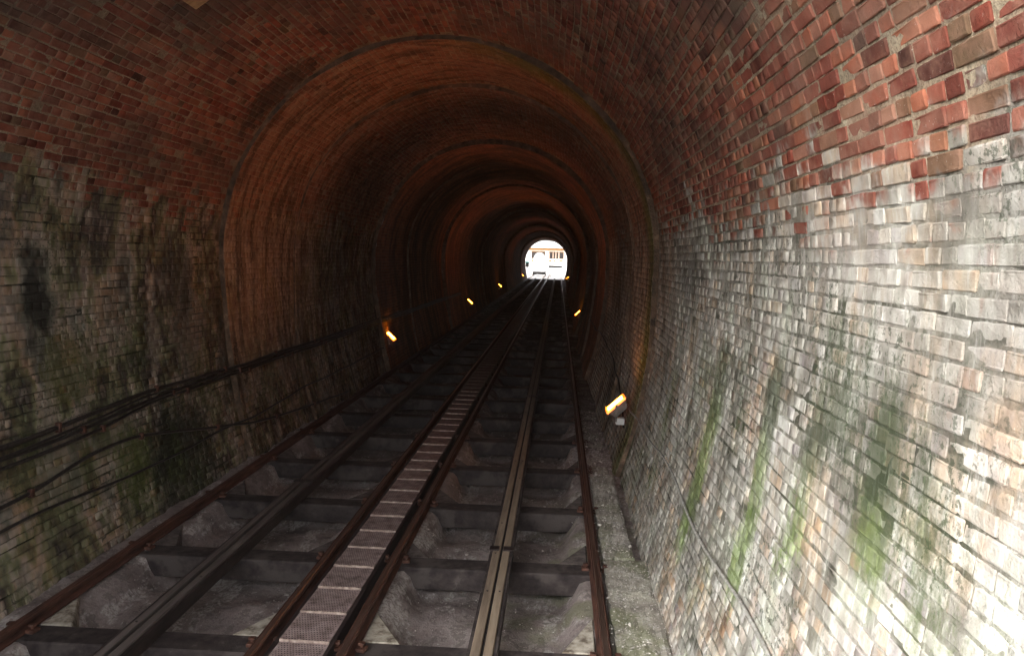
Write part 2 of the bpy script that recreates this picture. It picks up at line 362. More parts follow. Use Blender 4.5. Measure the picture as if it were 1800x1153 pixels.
def tag(o, label=None, cat=None, group=None, kind=None):
    if label: o['label'] = label
    if cat: o['category'] = cat
    if group: o['group'] = group
    if kind: o['kind'] = kind
    return o
def empty(name, loc=(0, 0, 0)):
    o = bpy.data.objects.new(name, None); C.objects.link(o); o.location = loc; o.empty_display_size = .2; return o
def dup(o, parent=None):
    c = o.copy(); C.objects.link(c); c.parent = parent
    for ch in list(o.children):
        k = ch.copy(); C.objects.link(k); k.parent = c; k.matrix_local = ch.matrix_local.copy()
        for g in list(ch.children):
            q = g.copy(); C.objects.link(q); q.parent = k; q.matrix_local = g.matrix_local.copy()
    return c

# ------------------------------------------------------------------ bore profile
CX, CZ, ZB = -1.60, 2.65, -.45
class Profile:
    """arc length s from the left foot, up, over and down to the right foot"""
    def __init__(s, R, cz=CZ, cx=CX):
        zs = np.linspace(ZB, cz, 60); wd = R-.37*((cz-zs)/2.65)**2
        th = np.linspace(math.pi, 0, 200)[1:-1]
        X = np.concatenate([cx-wd, cx+R*np.cos(th), (cx+wd)[::-1]]); Z = np.concatenate([zs, cz+R*np.sin(th), zs[::-1]])
        s.s = np.concatenate([[0], np.cumsum(np.hypot(np.diff(X), np.diff(Z)))]); s.X, s.Z, s.L = X, Z, s.s[-1]
        s.ph = 0.0; up = np.argmax(Z); s.sl = float(np.interp(SPRING, Z[:up], s.s[:up])); s.sr = s.L-s.sl
    def at(s, q): return np.interp(q, s.s, s.X), np.interp(q, s.s, s.Z)
    def frame(s, q):
        x, z = s.at(q); x1, z1 = s.at(q+.02); x0, z0 = s.at(q-.02)
        tx, tz = x1-x0, z1-z0; l = np.hypot(tx, tz); tx, tz = tx/l, tz/l
        return x, z, tx, tz, tz, -tx            # point, tangent, inward normal
def lump(y, q, ph=0.0):                         # long slow unevenness of the hand-laid lining
    y = y+ph*3.7; q = q+ph*1.3
    return (1.0 if ph == 0 else 1.25)*(.012*np.sin(y*1.3+q*.7+1)+.010*np.sin(y*.6-q*1.9)+.006*np.sin(y*3.1+q*2.3+2)+.004*np.sin(q*5.1-y*2.2))

def sheet(name, prof, s0, s1, y0, y1, ds, dy, mat, parent, off=0.0, rough=.0, uv=False, ragged=0):
    ns = max(2, int((s1-s0)/ds)+1); ny = max(2, int((y1-y0)/dy)+1)
    q = np.linspace(s0, s1, ns); y = np.linspace(y0, y1, ny); Q, Y = np.meshgrid(q, y)
    x, z, tx, tz, nx, nz = prof.frame(Q)
    d = off+lump(Y, Q, prof.ph)+rough*rng.standard_normal(Q.shape)
    Yd = Y.copy()
    V = np.stack([x+nx*d, Yd, z+nz*d], -1).reshape(-1, 3)
    i = np.arange((ny-1)*(ns-1)); a = (i//(ns-1))*ns+i % (ns-1)
    Fc = np.stack([a, a+1, a+ns+1, a+ns], -1)
    me = bpy.data.meshes.new(name); me.vertices.add(len(V)); me.vertices.foreach_set('co', V.ravel())
    me.loops.add(Fc.size); me.loops.foreach_set('vertex_index', Fc.ravel().astype(np.int32))
    me.polygons.add(len(Fc)); me.polygons.foreach_set('loop_start', np.arange(0, Fc.size, 4, dtype=np.int32))
    me.polygons.foreach_set('use_smooth', np.ones(len(Fc), bool)); me.update(calc_edges=True)
    if uv:
        l = me.uv_layers.new(name='lay'); UV = np.stack([Y.ravel(), Q.ravel()], -1)[Fc.ravel()]
        l.data.foreach_set('uv', UV.ravel().astype(np.float32))
    me.materials.append(mat)
    o = bpy.data.objects.new(name, me); C.objects.link(o); o.parent = parent
    return o

# ---- brick templates: local x along the bore (y world), local y up the course, local z towards the room
def template(L, H, seed, fancy=True):
    r = random.Random(seed); hx, hy = L/2, H/2
    def j(a): return r.uniform(-a, a)
    cut = .005
    pts = []
    for sx, sy in ((-1, -1), (1, -1), (1, 1), (-1, 1)):
        cx, cy = sx*(hx+j(.002)), sy*(hy+j(.0025)); c1, c2 = cut*r.uniform(.4, 1.6), cut*r.uniform(.4, 1.6)
        if not fancy: pts.append((cx, cy)); continue
        if sx*sy > 0: pts += [(cx, cy-sy*c2), (cx-sx*c1, cy)]
        else: pts += [(cx-sx*c1, cy), (cx, cy-sy*c2)]
    # order is counter-clockwise from the lower left
    n = len(pts); v = []; f = []
    zf = [j(.0025) for _ in pts]
    for k, (p, q) in enumerate(pts): v.append((p, q, -.03))
    for k, (p, q) in enumerate(pts): v.append((p, q, -.0035+zf[k]))
    ins = .005
    for k, (p, q) in enumerate(pts): v.append((p-math.copysign(ins*.5, p)*r.uniform(.6, 1.4), q-math.copysign(ins, q)*r.uniform(.6, 1.4), zf[k]))
    for k in range(n):
        m = (k+1) % n; f.append((k, m, m+n, k+n)); f.append((k+n, m+n, m+2*n, k+2*n))
    f.append(tuple(range(2*n, 3*n)))
    return v, f
PITCH, JT = .0765, .0115
LS, LH, HB = .222, .106, PITCH-JT
T_S = [template(LS, HB, i) for i in range(8)]; T_H = [template(LH, HB, 50+i) for i in range(8)]
T_S0 = [template(LS, HB, 100+i, False) for i in range(4)]; T_H0 = [template(LH, HB, 150+i, False) for i in range(4)]
def tmesh(t, nm):
    me = bpy.data.meshes.new(nm); me.from_pydata(t[0], [], t[1]); me.materials.append(MB_OBJ); return me
ME_S = [tmesh(t, 'brick_stretcher') for t in T_S]; ME_H = [tmesh(t, 'brick_header') for t in T_H]

def lay_bricks(prof, s0, s1, y0, y1, proud, jt=JT):
    """returns arrays: kind(0 stretcher,1 header), centre q,y, scales, proud, twist"""
    out = []
    c0 = math.floor(s0/PITCH)-1; c1 = math.ceil(s1/PITCH)+1
    for c in range(c0, c1):
        q = (c+.5)*PITCH
        if q < s0 or q >= s1: continue
        kind0 = (c % 2); r = random.Random(c*131+int(y0*10)); y = y0+r.uniform(0, .02)-(.06 if kind0 else 0)
        y = max(y, y0)
        if kind0 == 0 and r.random() < .5: y += 0
        drift = r.uniform(-.003, .003); deep = r.random() < .12
        while True:
            k = kind0 if r.random() > (.5 if (jt < .006 and kind0 == 0) else .10) else 1-kind0
            sx = 1+r.uniform(-.06, .05); L = (LH if k else LS)*sx
            if y+L > y1: break
            p = proud+r.gauss(0, .0028)
            if r.random() < .012: p -= .005
            if r.random() < .03: p += .006
            qq = q+.0035*math.sin((y+c)*.9)+.0025*math.sin(y*2.7+c*1.7)+r.gauss(0, .0009)
            out.append((k, qq, y+L/2, sx, 1+r.uniform(-.08, .05)-(.05 if deep else 0), p, r.gauss(0, .012), r.gauss(0, .045)))
            y += L+jt*r.uniform(.7, 1.25)
    return np.array(out)
def brick_frames(prof, B):
    x, z, tx, tz, nx, nz = prof.frame(B[:, 1]); d = B[:, 5]+lump(B[:, 2], B[:, 1], prof.ph)
    P = np.stack([x+nx*d, B[:, 2], z+nz*d], -1)
    o = np.zeros(len(B)); one = np.ones(len(B))
    X = np.stack([o, one, o], -1); Y = np.stack([tx, o, tz], -1); N = np.stack([nx, o, nz], -1)
    # Y x ... handedness: X x Yt should be N or -N
    c, s = np.cos(B[:, 6])[:, None], np.sin(B[:, 6])[:, None]
    X2, Y2 = X*c+Y*s, -X*s+Y*c
    t = B[:, 7][:, None]; X3 = X2+N*t*.35; N3 = N-X2*t*.35
    return P, X3, Y2, N3
def build_bricks(prof, B, parent, single_max=300, fancy=True, mat_mass=None, label=None):
    if not len(B): return
    P, X, Y, N = brick_frames(prof, B)
    half = np.where(B[:, 0] > .5, LH, LS)*.5
    px0, py0, d0 = project(P-X*half[:, None]-Y*HB/2); px1, py1, d1 = project(P+X*half[:, None]+Y*HB/2)
    px2, py2, d2 = project(P-X*half[:, None]+Y*HB/2)
    area = np.abs((px1-px0)*(py2-py0)-(px2-px0)*(py1-py0)); pc, pr, dc = project(P)
    vis = (dc > .3) & (d0 > .1) & (d1 > .1) & (pc > -10) & (pc < 1810) & (pr > -10) & (pr < 1163)
    score = np.where(vis, area, -1.0)
    order = np.argsort(-score); single = [i for i in order[:single_max] if score[i] > 30]
    flip = np.sum(np.cross(X, Y)*N, -1) < 0
    for i in single:
        k = int(B[i, 0]); me = (ME_H if k else ME_S)[int(i) % 8]
        o = bpy.data.objects.new('brick', me)
        x = Vector(X[i])*B[i, 3]; y = Vector(Y[i])*B[i, 4]; n = Vector(N[i])
        if flip[i]: x = -x
        m = Matrix(((x.x, y.x, n.x, P[i, 0]), (x.y, y.y, n.y, P[i, 1]), (x.z, y.z, n.z, P[i, 2]), (0, 0, 0, 1)))
        o.matrix_world = m; C.objects.link(o); o.parent = parent
    rest = np.setdiff1d(np.arange(len(B)), np.array(single, int))
    VV = []; FF = []; base = 0; LSZ = []
    for k in (0, 1):
        T = ((T_S, T_H) if fancy else (T_S0, T_H0))[k]
        for ti, (tv, tf) in enumerate(T):
            idx = rest[(B[rest, 0].astype(int) == k) & (rest % len(T) == ti)]
            if not len(idx): continue
            tv = np.array(tv)
            sg = np.where(flip[idx], -1.0, 1.0)
            v = P[idx][:, None, :] + tv[None, :, 0, None]*(X[idx]*(B[idx, 3]*sg)[:, None])[:, None, :] + tv[None, :, 1, None]*(Y[idx]*B[idx, 4][:, None])[:, None, :] + tv[None, :, 2, None]*N[idx][:, None, :]
            VV.append(v.reshape(-1, 3)); n = len(tv)
            offs = base+np.arange(len(idx))*n
            for size in sorted(set(map(len, tf))):
                fs = np.array([q for q in tf if len(q) == size])
                FF.append((offs[:, None, None]+fs[None]).reshape(-1, size))
            base += len(idx)*n
    V = np.concatenate(VV); loops = np.concatenate([q.ravel() for q in FF]).astype(np.int32)
    sizes = np.concatenate([np.full(len(q), q.shape[1]) for q in FF]); starts = np.concatenate([[0], np.cumsum(sizes)[:-1]]).astype(np.int32)
    me = bpy.data.meshes.new('brickwork'); me.vertices.add(len(V)); me.vertices.foreach_set('co', V.ravel().astype(np.float32))
    me.loops.add(len(loops)); me.loops.foreach_set('vertex_index', loops); me.polygons.add(len(sizes)); me.polygons.foreach_set('loop_start', starts)
    me.update(calc_edges=True); me.materials.append(mat_mass or MB_MASS)
    o = bpy.data.objects.new('brickwork', me); C.objects.link(o); o.parent = parent; o['kind'] = 'stuff'
    print('bricks', len(B), 'single', len(single), 'tris', int((sizes-2).sum()))

# ------------------------------------------------------------------ near bore
Y0, Y1 = 1.20, 10.4
PN = Profile(2.90)
parts = (('tunnel_wall', 0, PN.sl, 'sooty grey brick side wall carrying the cable bundle, left of the tracks', .008),
         ('tunnel_wall', PN.sr, PN.L, 'pale lime-streaked brick side wall with green algae runs on the right', .0042),
         ('tunnel_vault', PN.sl, PN.sr, 'nearest red brick barrel vault arching over the tracks', .0062))
for nm, a, b, lab, proud in parts:
    t = empty(nm, (0, 0, 0)); tag(t, lab, 'wall' if 'wall' in nm else 'vault')
    sheet('mortar', PN, a, b, Y0, Y1, .035, .035, M_MORTAR, t, 0.0, .0011)
    B = lay_bricks(PN, a, b, 1.22, Y1-.004, proud, .0055 if a > 1 and 'wall' in nm else (.009 if 'wall' in nm else JT))
    build_bricks(PN, B, t, 300)

M_LIP = simple('broken_lip', (.05, .036, .026), (.18, .115, .075), 6, .95, bs=.9, bd=.03, c3=(.34, .23, .15))
# ------------------------------------------------------------------ deeper rings
SEC = [(10.4, 13.1, 2.84, CZ), (13.1, 18.7, 2.80, CZ), (18.7, 22.5, 2.70, CZ), (22.5, 25.5, 2.66, CZ), (25.5, 30, 2.80, CZ), (30, 36.5, 2.70, CZ), (36.5, 45, 2.80, CZ),
       (45, 53, 2.71, CZ), (53, 64, 2.80, CZ-.05), (64, 76, 2.72, CZ-.12), (76, 90, 2.79, CZ-.25), (90, 104, 2.70, CZ-.40)]
words = ['first lined ring of the bore, orange lit, just past the near vault', 'long second ring of the bore between the first lip and the nearest left lamp',
         'narrower third ring of the bore, starting just before the nearest left lamp', 'ring of the bore just beyond the nearest left lamp', 'fourth ring of the bore in shadow behind the nearest left lamp', 'fifth ring of the bore before the second pair of lamps',
         'sixth ring of the bore around the second pair of lamps', 'seventh ring of the bore, halfway to daylight', 'eighth ring of the bore around the third left lamp',
         'ninth ring of the bore beyond the third left lamp', 'tenth ring of the bore near the last lamps', 'last ring of the bore framing the daylight opening']
prev = PN; prev_end = Y1
for k, (a, b, R, cz) in enumerate(SEC):
    t = empty('tunnel_ring'); tag(t, 'brick ring: '+words[k] if False else words[k], 'tunnel ring', 'stepped brick rings lining the tunnel')
    p = Profile(R, cz); p.ph = 1.0+k*.83
    if k < 2:
        sheet('mortar', p, 0, p.L, a, b, .05, .05, M_MORTAR, t, 0, .0015)
        build_bricks(p, lay_bricks(p, 0, p.L, a+.006, b-.004, .006), t, 200 if k == 0 else 100, False)
    else:
        sheet('lining', p, 0, p.L, a, b, .09, .25, M_LINING, t, 0, .006, uv=True)
    # lip: the ragged step between this ring and the one before
    n = 320; fr = np.linspace(0, 1, n); V = []
    def rim(pp):
        q = fr*pp.L; x, z, tx, tz, nx, nz = pp.frame(q); d = lump(np.full(n, a), q, pp.ph); return x+nx*d, z+nz*d, nx, nz
    ax0, az0, nx0, nz0 = rim(prev); bx0, bz0, _, _ = rim(p)
    gap = (bx0-ax0)*nx0+(bz0-az0)*nz0                 # > 0 where this ring stands proud of the one before
    e0 = np.where(gap > 0, -.03, .003); e1 = np.where(gap > 0, .003, -.03)
    for i in range(n):
        P0 = np.array([ax0[i]+nx0[i]*e0[i], az0[i]+nz0[i]*e0[i]]); P1 = np.array([bx0[i]+nx0[i]*e1[i], bz0[i]+nz0[i]*e1[i]])
        for j in range(4):
            u = j/3; m_ = P0*(1-u)+P1*u; V.append((m_[0], a-.002+(0 if j in (0, 3) else rng.normal(0, .006)), m_[1]))
    Fc = [(i*4+j, (i+1)*4+j, (i+1)*4+j+1, i*4+j+1) for i in range(n-1) for j in range(3)]
    mesh_obj('step_face', V, Fc, M_LIP, t, True)
    prev = p
PE = prev; YEND = 104.0

# ------------------------------------------------------------------ ground, hill, track bed
def structure(o): o['kind'] = 'structure'; return o
M_GROUND = simple('outdoor_ground', (.22, .20, .18), (.34, .32, .29), 2, .95)
M_GRASS = simple('hill_grass', (.03, .05, .015), (.08, .10, .03), .8, .95, bd=.1)
g = G(); g.add([(-600, -600, -.62), (600, -600, -.62), (600, 700, -.62), (-600, 700, -.62)], [(0, 1, 2, 3)])
structure(g.obj('ground', M_GROUND))
# hill over the bore: top and flanks only, its ends are the portal walls
hv = []; hf = []; nx_, ny_ = 24, 20
for j in range(ny_):
    for i in range(nx_):
        u = i/(nx_-1); v = j/(ny_-1); xx = -60+120*u; yy = Y0+v*(YEND-Y0)
        hv.append((xx+CX, yy, -.7+(9+5*math.sin(v*math.pi))*max(0, math.cos((u-.5)*math.pi))**.6+.3*math.sin(i*2.1+j)))
for j in range(ny_-1):
    for i in range(nx_-1): a = j*nx_+i; hf.append((a, a+1, a+nx_+1, a+nx_))
structure(mesh_obj('hill', hv, hf, M_GRASS, None, True))
def portal_wall(yy, prof, lab, thick, edge_v):
    n = 120; fr = np.linspace(0, 1, n); xs, zs = prof.at(fr*prof.L); V = []; out = []
    for k in range(n):
        an = math.pi*(1-fr[k]); out.append((CX+62*math.cos(an)*1.0, -.7+9.2*max(0, math.sin(an))**.6))
    for yk in (yy, yy+thick):
        for k in range(n): V.append((xs[k], yk, zs[k]))
        for k in range(n): V.append((out[k][0], yk, out[k][1]))
    Fc = []
    for k in range(n-1):
        Fc.append((k, k+1, n+k+1, n+k)); Fc.append((2*n+k, 2*n+k+1, 3*n+k+1, 3*n+k)); Fc.append((k, k+1, 2*n+k+1, 2*n+k)); Fc.append((n+k, n+k+1, 3*n+k+1, 3*n+k))
    return tag(mesh_obj('portal_wall', V, Fc, M_PORTAL, None), lab, 'wall')
M_PORTAL = simple('portal_stone', (.25, .22, .18), (.38, .34, .29), 3, .9)
portal_wall(Y0-.5, PN, 'stone portal wall around the tunnel mouth behind the viewer', .5, 0)
portal_wall(YEND, PE, 'stone portal wall framing the bright far opening', .5, 0)

R1, R2, R3, R4 = -3.86, -2.03, -1.41, .42
RAILS = (R1, R2, R3, R4)
SLP = 1.67; SL0 = 5.28+.02                      # front face of the nearest sleeper in view
def bed(X, Y):
    h = np.full_like(X, -.345)
    def ramp(x0, x1, z0, z1):
        u = np.clip((X-x0)/(x1-x0), 0, 1); return z0+(z1-z0)*u*u*(3-2*u)
    h = np.maximum(h, np.where(X < R1+.30, ramp(R1+.08, R1+.30, -.11, -.345), -9))
    h = np.maximum(h, np.where(X < R1-.05, -.07, -9))
    h = np.maximum(h, np.where((X > R2-.30) & (X < -1.7), ramp(R2-.30, R2-.08, -.345, -.12), -9))
    h = np.maximum(h, np.where((X < R3+.30) & (X > -1.7), ramp(R3+.08, R3+.30, -.12, -.345), -9))
    h = np.where((X > R2+.09) & (X < R3-.09), -.17, h)
    h = np.maximum(h, np.where(X > R4-.32, ramp(R4-.32, R4-.10, -.345, -.12), -9))
    # dish between the sleepers
    ph = ((Y-SL0-.125) % SLP)/SLP; h = h+np.where(h < -.2, -.055*np.cos(ph*2*math.pi), 0)
    return h+.012*np.sin(X*7+Y*3)+.010*np.sin(Y*9-X*5)+.007*np.sin(X*23+Y*17)+.005*np.sin(X*41-Y*29)
ys = np.concatenate([np.arange(Y0-.5, 22, .09), np.arange(22, 104.6, .7)]); xs = np.arange(-4.45, 1.15, .055)
Xg, Yg = np.meshgrid(xs, ys); Hg = bed(Xg, Yg)+rng.normal(0, .003, Xg.shape)
V = np.stack([Xg, Yg, Hg], -1).reshape(-1, 3); nxs = len(xs)
Fc = [(j*nxs+i, j*nxs+i+1, (j+1)*nxs+i+1, (j+1)*nxs+i) for j in range(len(ys)-1) for i in range(nxs-1)]
track_bed = structure(mesh_obj('track_bed', V, Fc, M_CONC, None, True))
track_bed['label'] = 'dusty concrete bed with deep bays between the cross beams'
# triangular concrete haunches behind each cross beam, parts of the bed
def haunch(sgn):
    top = [(0, 0), (.30*sgn, 0), (0, .62)]; bot = [(0, 0), (.36*sgn, 0), (.04*sgn, .70)]
    v = [(a, b, 0) for a, b in top]+[(a, b, -.42) for a, b in bot]
    v = [(a+random.uniform(-.01, .01), b, c) for a, b, c in v]
    return v, [(0, 1, 2), (3, 5, 4), (0, 3, 4, 1), (1, 4, 5, 2), (2, 5, 3, 0)]
hm = {}
for sg in (-1, 1):
    v, f = haunch(sg); me = bpy.data.meshes.new('haunch'); me.from_pydata(v, [], f); me.materials.append(M_GUSS)
    bm = bmesh.new(); bm.from_mesh(me); bmesh.ops.recalc_face_normals(bm, faces=bm.faces[:]); bmesh.ops.bevel(bm, geom=bm.edges[:], offset=.012, segments=1, affect='EDGES'); bm.to_mesh(me); bm.free(); hm[sg] = me
for k in range(-2, 14):
    yb = SL0+k*SLP+.25
    for xr, sg in ((R1+.06, 1), (R2-.06, -1), (R3+.06, 1), (R4-.06, -1)):
        o = bpy.data.objects.new('haunch', hm[sg]); C.objects.link(o); o.parent = track_bed
        s = random.uniform(.85, 1.1); o.location = (xr, yb+.002, -.092); o.scale = (s*random.uniform(.65, 1.0), s*random.uniform(.7, 1), 1)
        if xr == R1+.06 and k == -1: o['label'] = 'chalky white triangular haunch'

# ------------------------------------------------------------------ cross beams (sleepers)
ordn = ['nearest', 'second', 'third', 'fourth', 'fifth', 'sixth', 'seventh', 'eighth']
gb = G(); gb.box(-.92, .92, 0, .26, -.205, 0, bev=.012); sl_me = gb.obj('cross_beam', M_SLEEPER).data
for o in list(C.objects):
    if o.name.startswith('cross_beam'): bpy.data.objects.remove(o)
for side, (cx, nm) in enumerate((((R1+R2)/2, 'left-hand'), ((R3+R4)/2, 'right-hand'))):
    for k in range(-3, 59):
        o = bpy.data.objects.new('cross_beam', sl_me); C.objects.link(o)
        o.location = (cx, SL0+k*SLP+random.uniform(-.01, .01), -.09+random.uniform(-.004, .002)); o.rotation_euler = (random.uniform(-.01, .01), 0, random.uniform(-.006, .006))
        i = k if side == 0 else k-1
        if k < 0: lab = 'dark cross beam of the '+nm+' track before the picture edge'
        elif k < 8 and i >= 0: lab = ordn[i]+' dark cross beam in view under the '+nm+' track, counted from the viewer'
        elif k < 8: lab = 'dark cross beam of the '+nm+' track before the picture edge'
        else: lab = 'dark cross beam lost in the gloom of the deep '+nm+' track'
        tag(o, lab, 'sleeper', 'cross beams carrying the '+nm+' track' if k >= 8 or 0 <= i else 'cross beams before the picture edge')

# ------------------------------------------------------------------ rails
def rail(x, lab, mat_body, w=.034, clips=True):
    t = empty('rail', (x, 0, 0)); tag(t, lab, 'rail')
    prof = [(-.055, -.088), (.055, -.088), (.055, -.078), (.012, -.062), (.010, -.034), (w, -.028), (w, -.004), (-w, -.004), (-w, -.028), (-.010, -.034), (-.012, -.062), (-.055, -.078)]
    G().prism(prof, 'y', Y0-.5, 104.4).obj('rail_body', mat_body, t)
    G().prism([(-w*.62, -.0035), (w*.62, -.0035), (w*.5, .003), (-w*.5, .003)], 'y', Y0-.5, 104.4).obj('running_surface', M_HEAD if x != R1 else M_RUST, t)
    if clips:
        gc = G(); gc.box(-.035, .035, -.04, .04, -.08, -.052, bev=.006); gc.tube([(0, 0, -.055), (0, 0, -.018)], .013, 6); gc.box(-.022, .022, -.022, .022, -.035, -.018, bev=.003)
        c0 = gc.obj('clip', M_RUST, t); first = True
        for k in range(-1, 12):
            for sg in (-1, 1):
                c = c0 if first else c0.copy()
                if not first: C.objects.link(c)
                first = False
                c.parent = t; c.location = (sg*.088, SL0+k*SLP+.12+random.uniform(-.02, .02), -.008); c.rotation_euler = (0, 0, random.uniform(-.2, .2))
    return t
rail(R1, 'outer rusty rail running beside the left brick wall', M_RUST)
rail(R2, 'rusty rail just left of the stepped centre walkway', M_RUST)
rail(R3, 'brighter rust-red rail just right of the stepped centre walkway', M_RUST)
rail(R4, 'dark red rail running beside the concrete kerb on the right', M_RUST)

# slotted guide beams in the middle of each track
def guide(x, lab, mat, mat_side, jy, slot=.018):
    t = empty('guide_beam', (x, 0, 0)); tag(t, lab, 'guide beam')
    a, b = Y0-.5, 104.4
    G().box(-.105, .105, a, b, -.088, -.072).box(-.105, -.08, a, b, -.071, .020).box(.08, .105, a, b, -.071, .020).obj('channel', mat_side, t)
    G().box(-.078, -.022 if slot < 0 else -.010, a, b, -.07, .034, bev=.004).obj('guide_strip', mat, t)
    G().box(.012, .078, a, b, -.07, .034, bev=.004).obj('guide_strip', mat, t)
    G().box(-.021 if slot < 0 else -.009, .011, a, b, -.07, slot).obj('slot', M_BLACK, t)
    for yj in jy:
        G().box(-.112, -.024, yj-.05, yj+.05, .030, .046, bev=.003).box(.016, .112, yj-.05, yj+.05, .030, .046, bev=.003).obj('joint_plate', M_DARKSTEEL, t)
    rb = random.Random(int(x*10)); gb = G(); gb.tube([(0, 0, .034), (0, 0, .039)], .009, 6); bme = gb.obj('bolt', M_DARKSTEEL, t); fst = True
    for k in range(-2, 22):
        for sx in (-.05, .05):
            if rb.random() < .45 and not fst: continue
            c = bme if fst else bme.copy()
            if not fst: C.objects.link(c)
            fst = False; c.parent = t; c.location = (sx, SL0+.12+k*SLP/2, 0)
    return t
guide((R1+R2)/2+.01, 'dark slotted guide beam along the middle of the left track', M_TIMBERD, M_DARKSTEEL, (9.1,), -.03)
guide((R3+R4)/2+.05, 'tan slotted guide beam with a dark joint along the middle of the right track', M_TIMBER, M_SLEEPER, (7.2, 15.4))

# ------------------------------------------------------------------ stepped walkway between the tracks
wk = empty('walkway', (-1.725, 0, 0)); tag(wk, 'narrow stepped walkway of perforated plates with pale nosings between the tracks', 'walkway')
G().box(-.215, -.185, Y0-.5, 104.4, -.16, -.02).obj('stringer', M_DARKSTEEL, wk)
G().box(.185, .215, Y0-.5, 104.4, -.16, -.02).obj('stringer', M_DARKSTEEL, wk)
TP = .463
tv = G(); tv.box(-.183, .183, 0, TP-.012, -.008, 0, bev=.002); tr0 = tv.obj('tread', M_TREAD, wk)
nv = G(); nv.box(-.183, .183, -.009, .004, -.028, .003, bev=.003)
rr = random.Random(5)
no0 = nv.obj('nosing', M_NOSING, tr0)
nvb = bmesh.new(); nvb.from_mesh(no0.data); bmesh.ops.subdivide_edges(nvb, edges=[e for e in nvb.edges if abs((e.verts[0].co-e.verts[1].co).x) > .2], cuts=14)
for q in nvb.verts: q.co += Vector((0, rr.uniform(-.003, .003), rr.uniform(-.003, .002)))
nvb.to_mesh(no0.data); nvb.free()
for k in range(-10, 215):
    y = 5.37+k*TP
    if y > 103.5: break
    o = tr0 if k == -10 else tr0.copy()
    if k != -10: C.objects.link(o)
    o.parent = wk; o.location = (random.uniform(-.003, .003), y, -.012); o.rotation_euler = (-math.radians(1.6)+random.uniform(-.006, .006), random.uniform(-.008, .008), random.uniform(-.006, .006))
    if k != -10 and k < 24:
        n = no0.copy(); C.objects.link(n); n.parent = o

# ------------------------------------------------------------------ kerb on the right, ledge
def slab(x0, x1, y0, y1, z, lab, seed):
    r = np.random.default_rng(seed); nx, ny = 10, max(4, int((y1-y0)/.10))
    V = []; 
    for j in range(ny+1):
        for i in range(nx+1):
            x = x0+(x1-x0)*i/nx; y = y0+(y1-y0)*j/ny
            if i in (0, nx): x += r.normal(0, .007)
            if j in (0, ny): y += r.normal(0, .012)
            zz = z+r.normal(0, .004)-(.012 if i in (0, nx) or j in (0, ny) else 0)
            V.append((x, y, zz))
    Fc = [(j*(nx+1)+i, j*(nx+1)+i+1, (j+1)*(nx+1)+i+1, (j+1)*(nx+1)+i) for j in range(ny) for i in range(nx)]
    rim = [i for i in range(nx+1)]+[j*(nx+1)+nx for j in range(1, ny+1)]+[ny*(nx+1)+i for i in range(nx-1, -1, -1)]+[j*(nx+1) for j in range(ny-1, 0, -1)]
    k = len(V); V += [(V[i][0], V[i][1], -.40) for i in rim]
    for a in range(len(rim)): b = (a+1) % len(rim); Fc.append((rim[b], rim[a], k+a, k+b))
    return tag(mesh_obj('kerb_slab', V, Fc, M_KERB, None, False), lab, 'kerb', 'concrete kerb slabs beside the right rail')
slab(.50, .925, .8, 4.55, -.035, 'wide concrete kerb slab at the bottom edge beside the right wall', 1)
slab(.505, .90, 4.57, 7.3, -.045, 'gritty wide concrete kerb slab ahead of the nearest one', 2)
slab(.50, .79, 7.32, 10.2, -.03, 'narrower mossy kerb slab with a dark gutter beside the wall', 3)
for k in range(8):
    slab(.50, .78, 10.25+k*6, 16.22+k*6, -.12, 'lower kerb slab in the dark right of the rail, '+['just past the step', 'around the nearest right lamp', 'beyond the nearest right lamp', 'midway between right lamps', 'before the second right lamp', 'beside the second right lamp', 'past the second right lamp', 'farthest built'][k], 10+k)

# ------------------------------------------------------------------ cables
def wallpt(y, z, side, off=.03, prof=PN):
    if y > Y1: prof = Profile(2.84 if y < 13.1 else (2.79 if y < 19 else (2.71 if y < 25.5 else 2.75)))
    wd = (2.90 if prof is PN else prof.s is not None and 0) if prof is PN else None
    R = 2.90 if y <= Y1 else (2.84 if y < 13.1 else (2.79 if y < 19 else (2.71 if y < 25.5 else 2.74)))
    u = max(0, (CZ-z)/2.65); hw = R-.37*u*u-off-.018
    return (CX+side*hw, y, z)
def cable(name, pts, r, lab, mat=M_CABLE, group=None, side=-1, off=.03, wob=.005, seed=0):
    rr = random.Random(seed); ys_ = [p[0] for p in pts]; zs_ = [p[1] for p in pts]; P_ = []
    n = int((ys_[-1]-ys_[0])/.16)+2; ph = rr.uniform(0, 6)
    for i in range(n):
        y = ys_[0]+(ys_[-1]-ys_[0])*i/(n-1); z = float(np.interp(y, ys_, zs_))+wob*math.sin(y*1.6+ph)+wob*.6*math.sin(y*3.7+ph*2)
        z += .0
        P_.append(wallpt(y, z, side, off+.01*math.sin(y*2+ph)))
    # soften the change of section
    for _ in range(2):
        P_ = [P_[0]]+[tuple((P_[i-1][k]+2*P_[i][k]+P_[i+1][k])/4 for k in range(3)) for i in range(1, len(P_)-1)]+[P_[-1]]
    o = G().tube(P_, r, 7).obj(name, mat, None, True)
    if r > .014:
        for i in range(5+seed*2, len(P_)-2, 11):
            if P_[i][1] > 22: break
            c = bpy.data.objects.new('clip', CLIP_ME); C.objects.link(c); c.parent = o; c.location = (P_[i][0]+side*.0, P_[i][1], P_[i][2]); c.scale = (-side, 1, r/.022)
    return tag(o, lab, 'cable', group)
E = 2.75
CLIP = G().box(-.012, .03, -.02, .02, -.045, .045, bev=.005).obj('clip', M_RUST); CLIP_ME = CLIP.data; bpy.data.objects.remove(CLIP)
cable('cable', [(2, E-1.58), (6.2, E-1.60), (8, E-1.55), (10.8, E-1.58), (20, E-1.55), (34, E-1.6)], .022, 'thick upper cable of the bundle slung along the left wall', seed=1, group='cables of the bundle on the left wall')
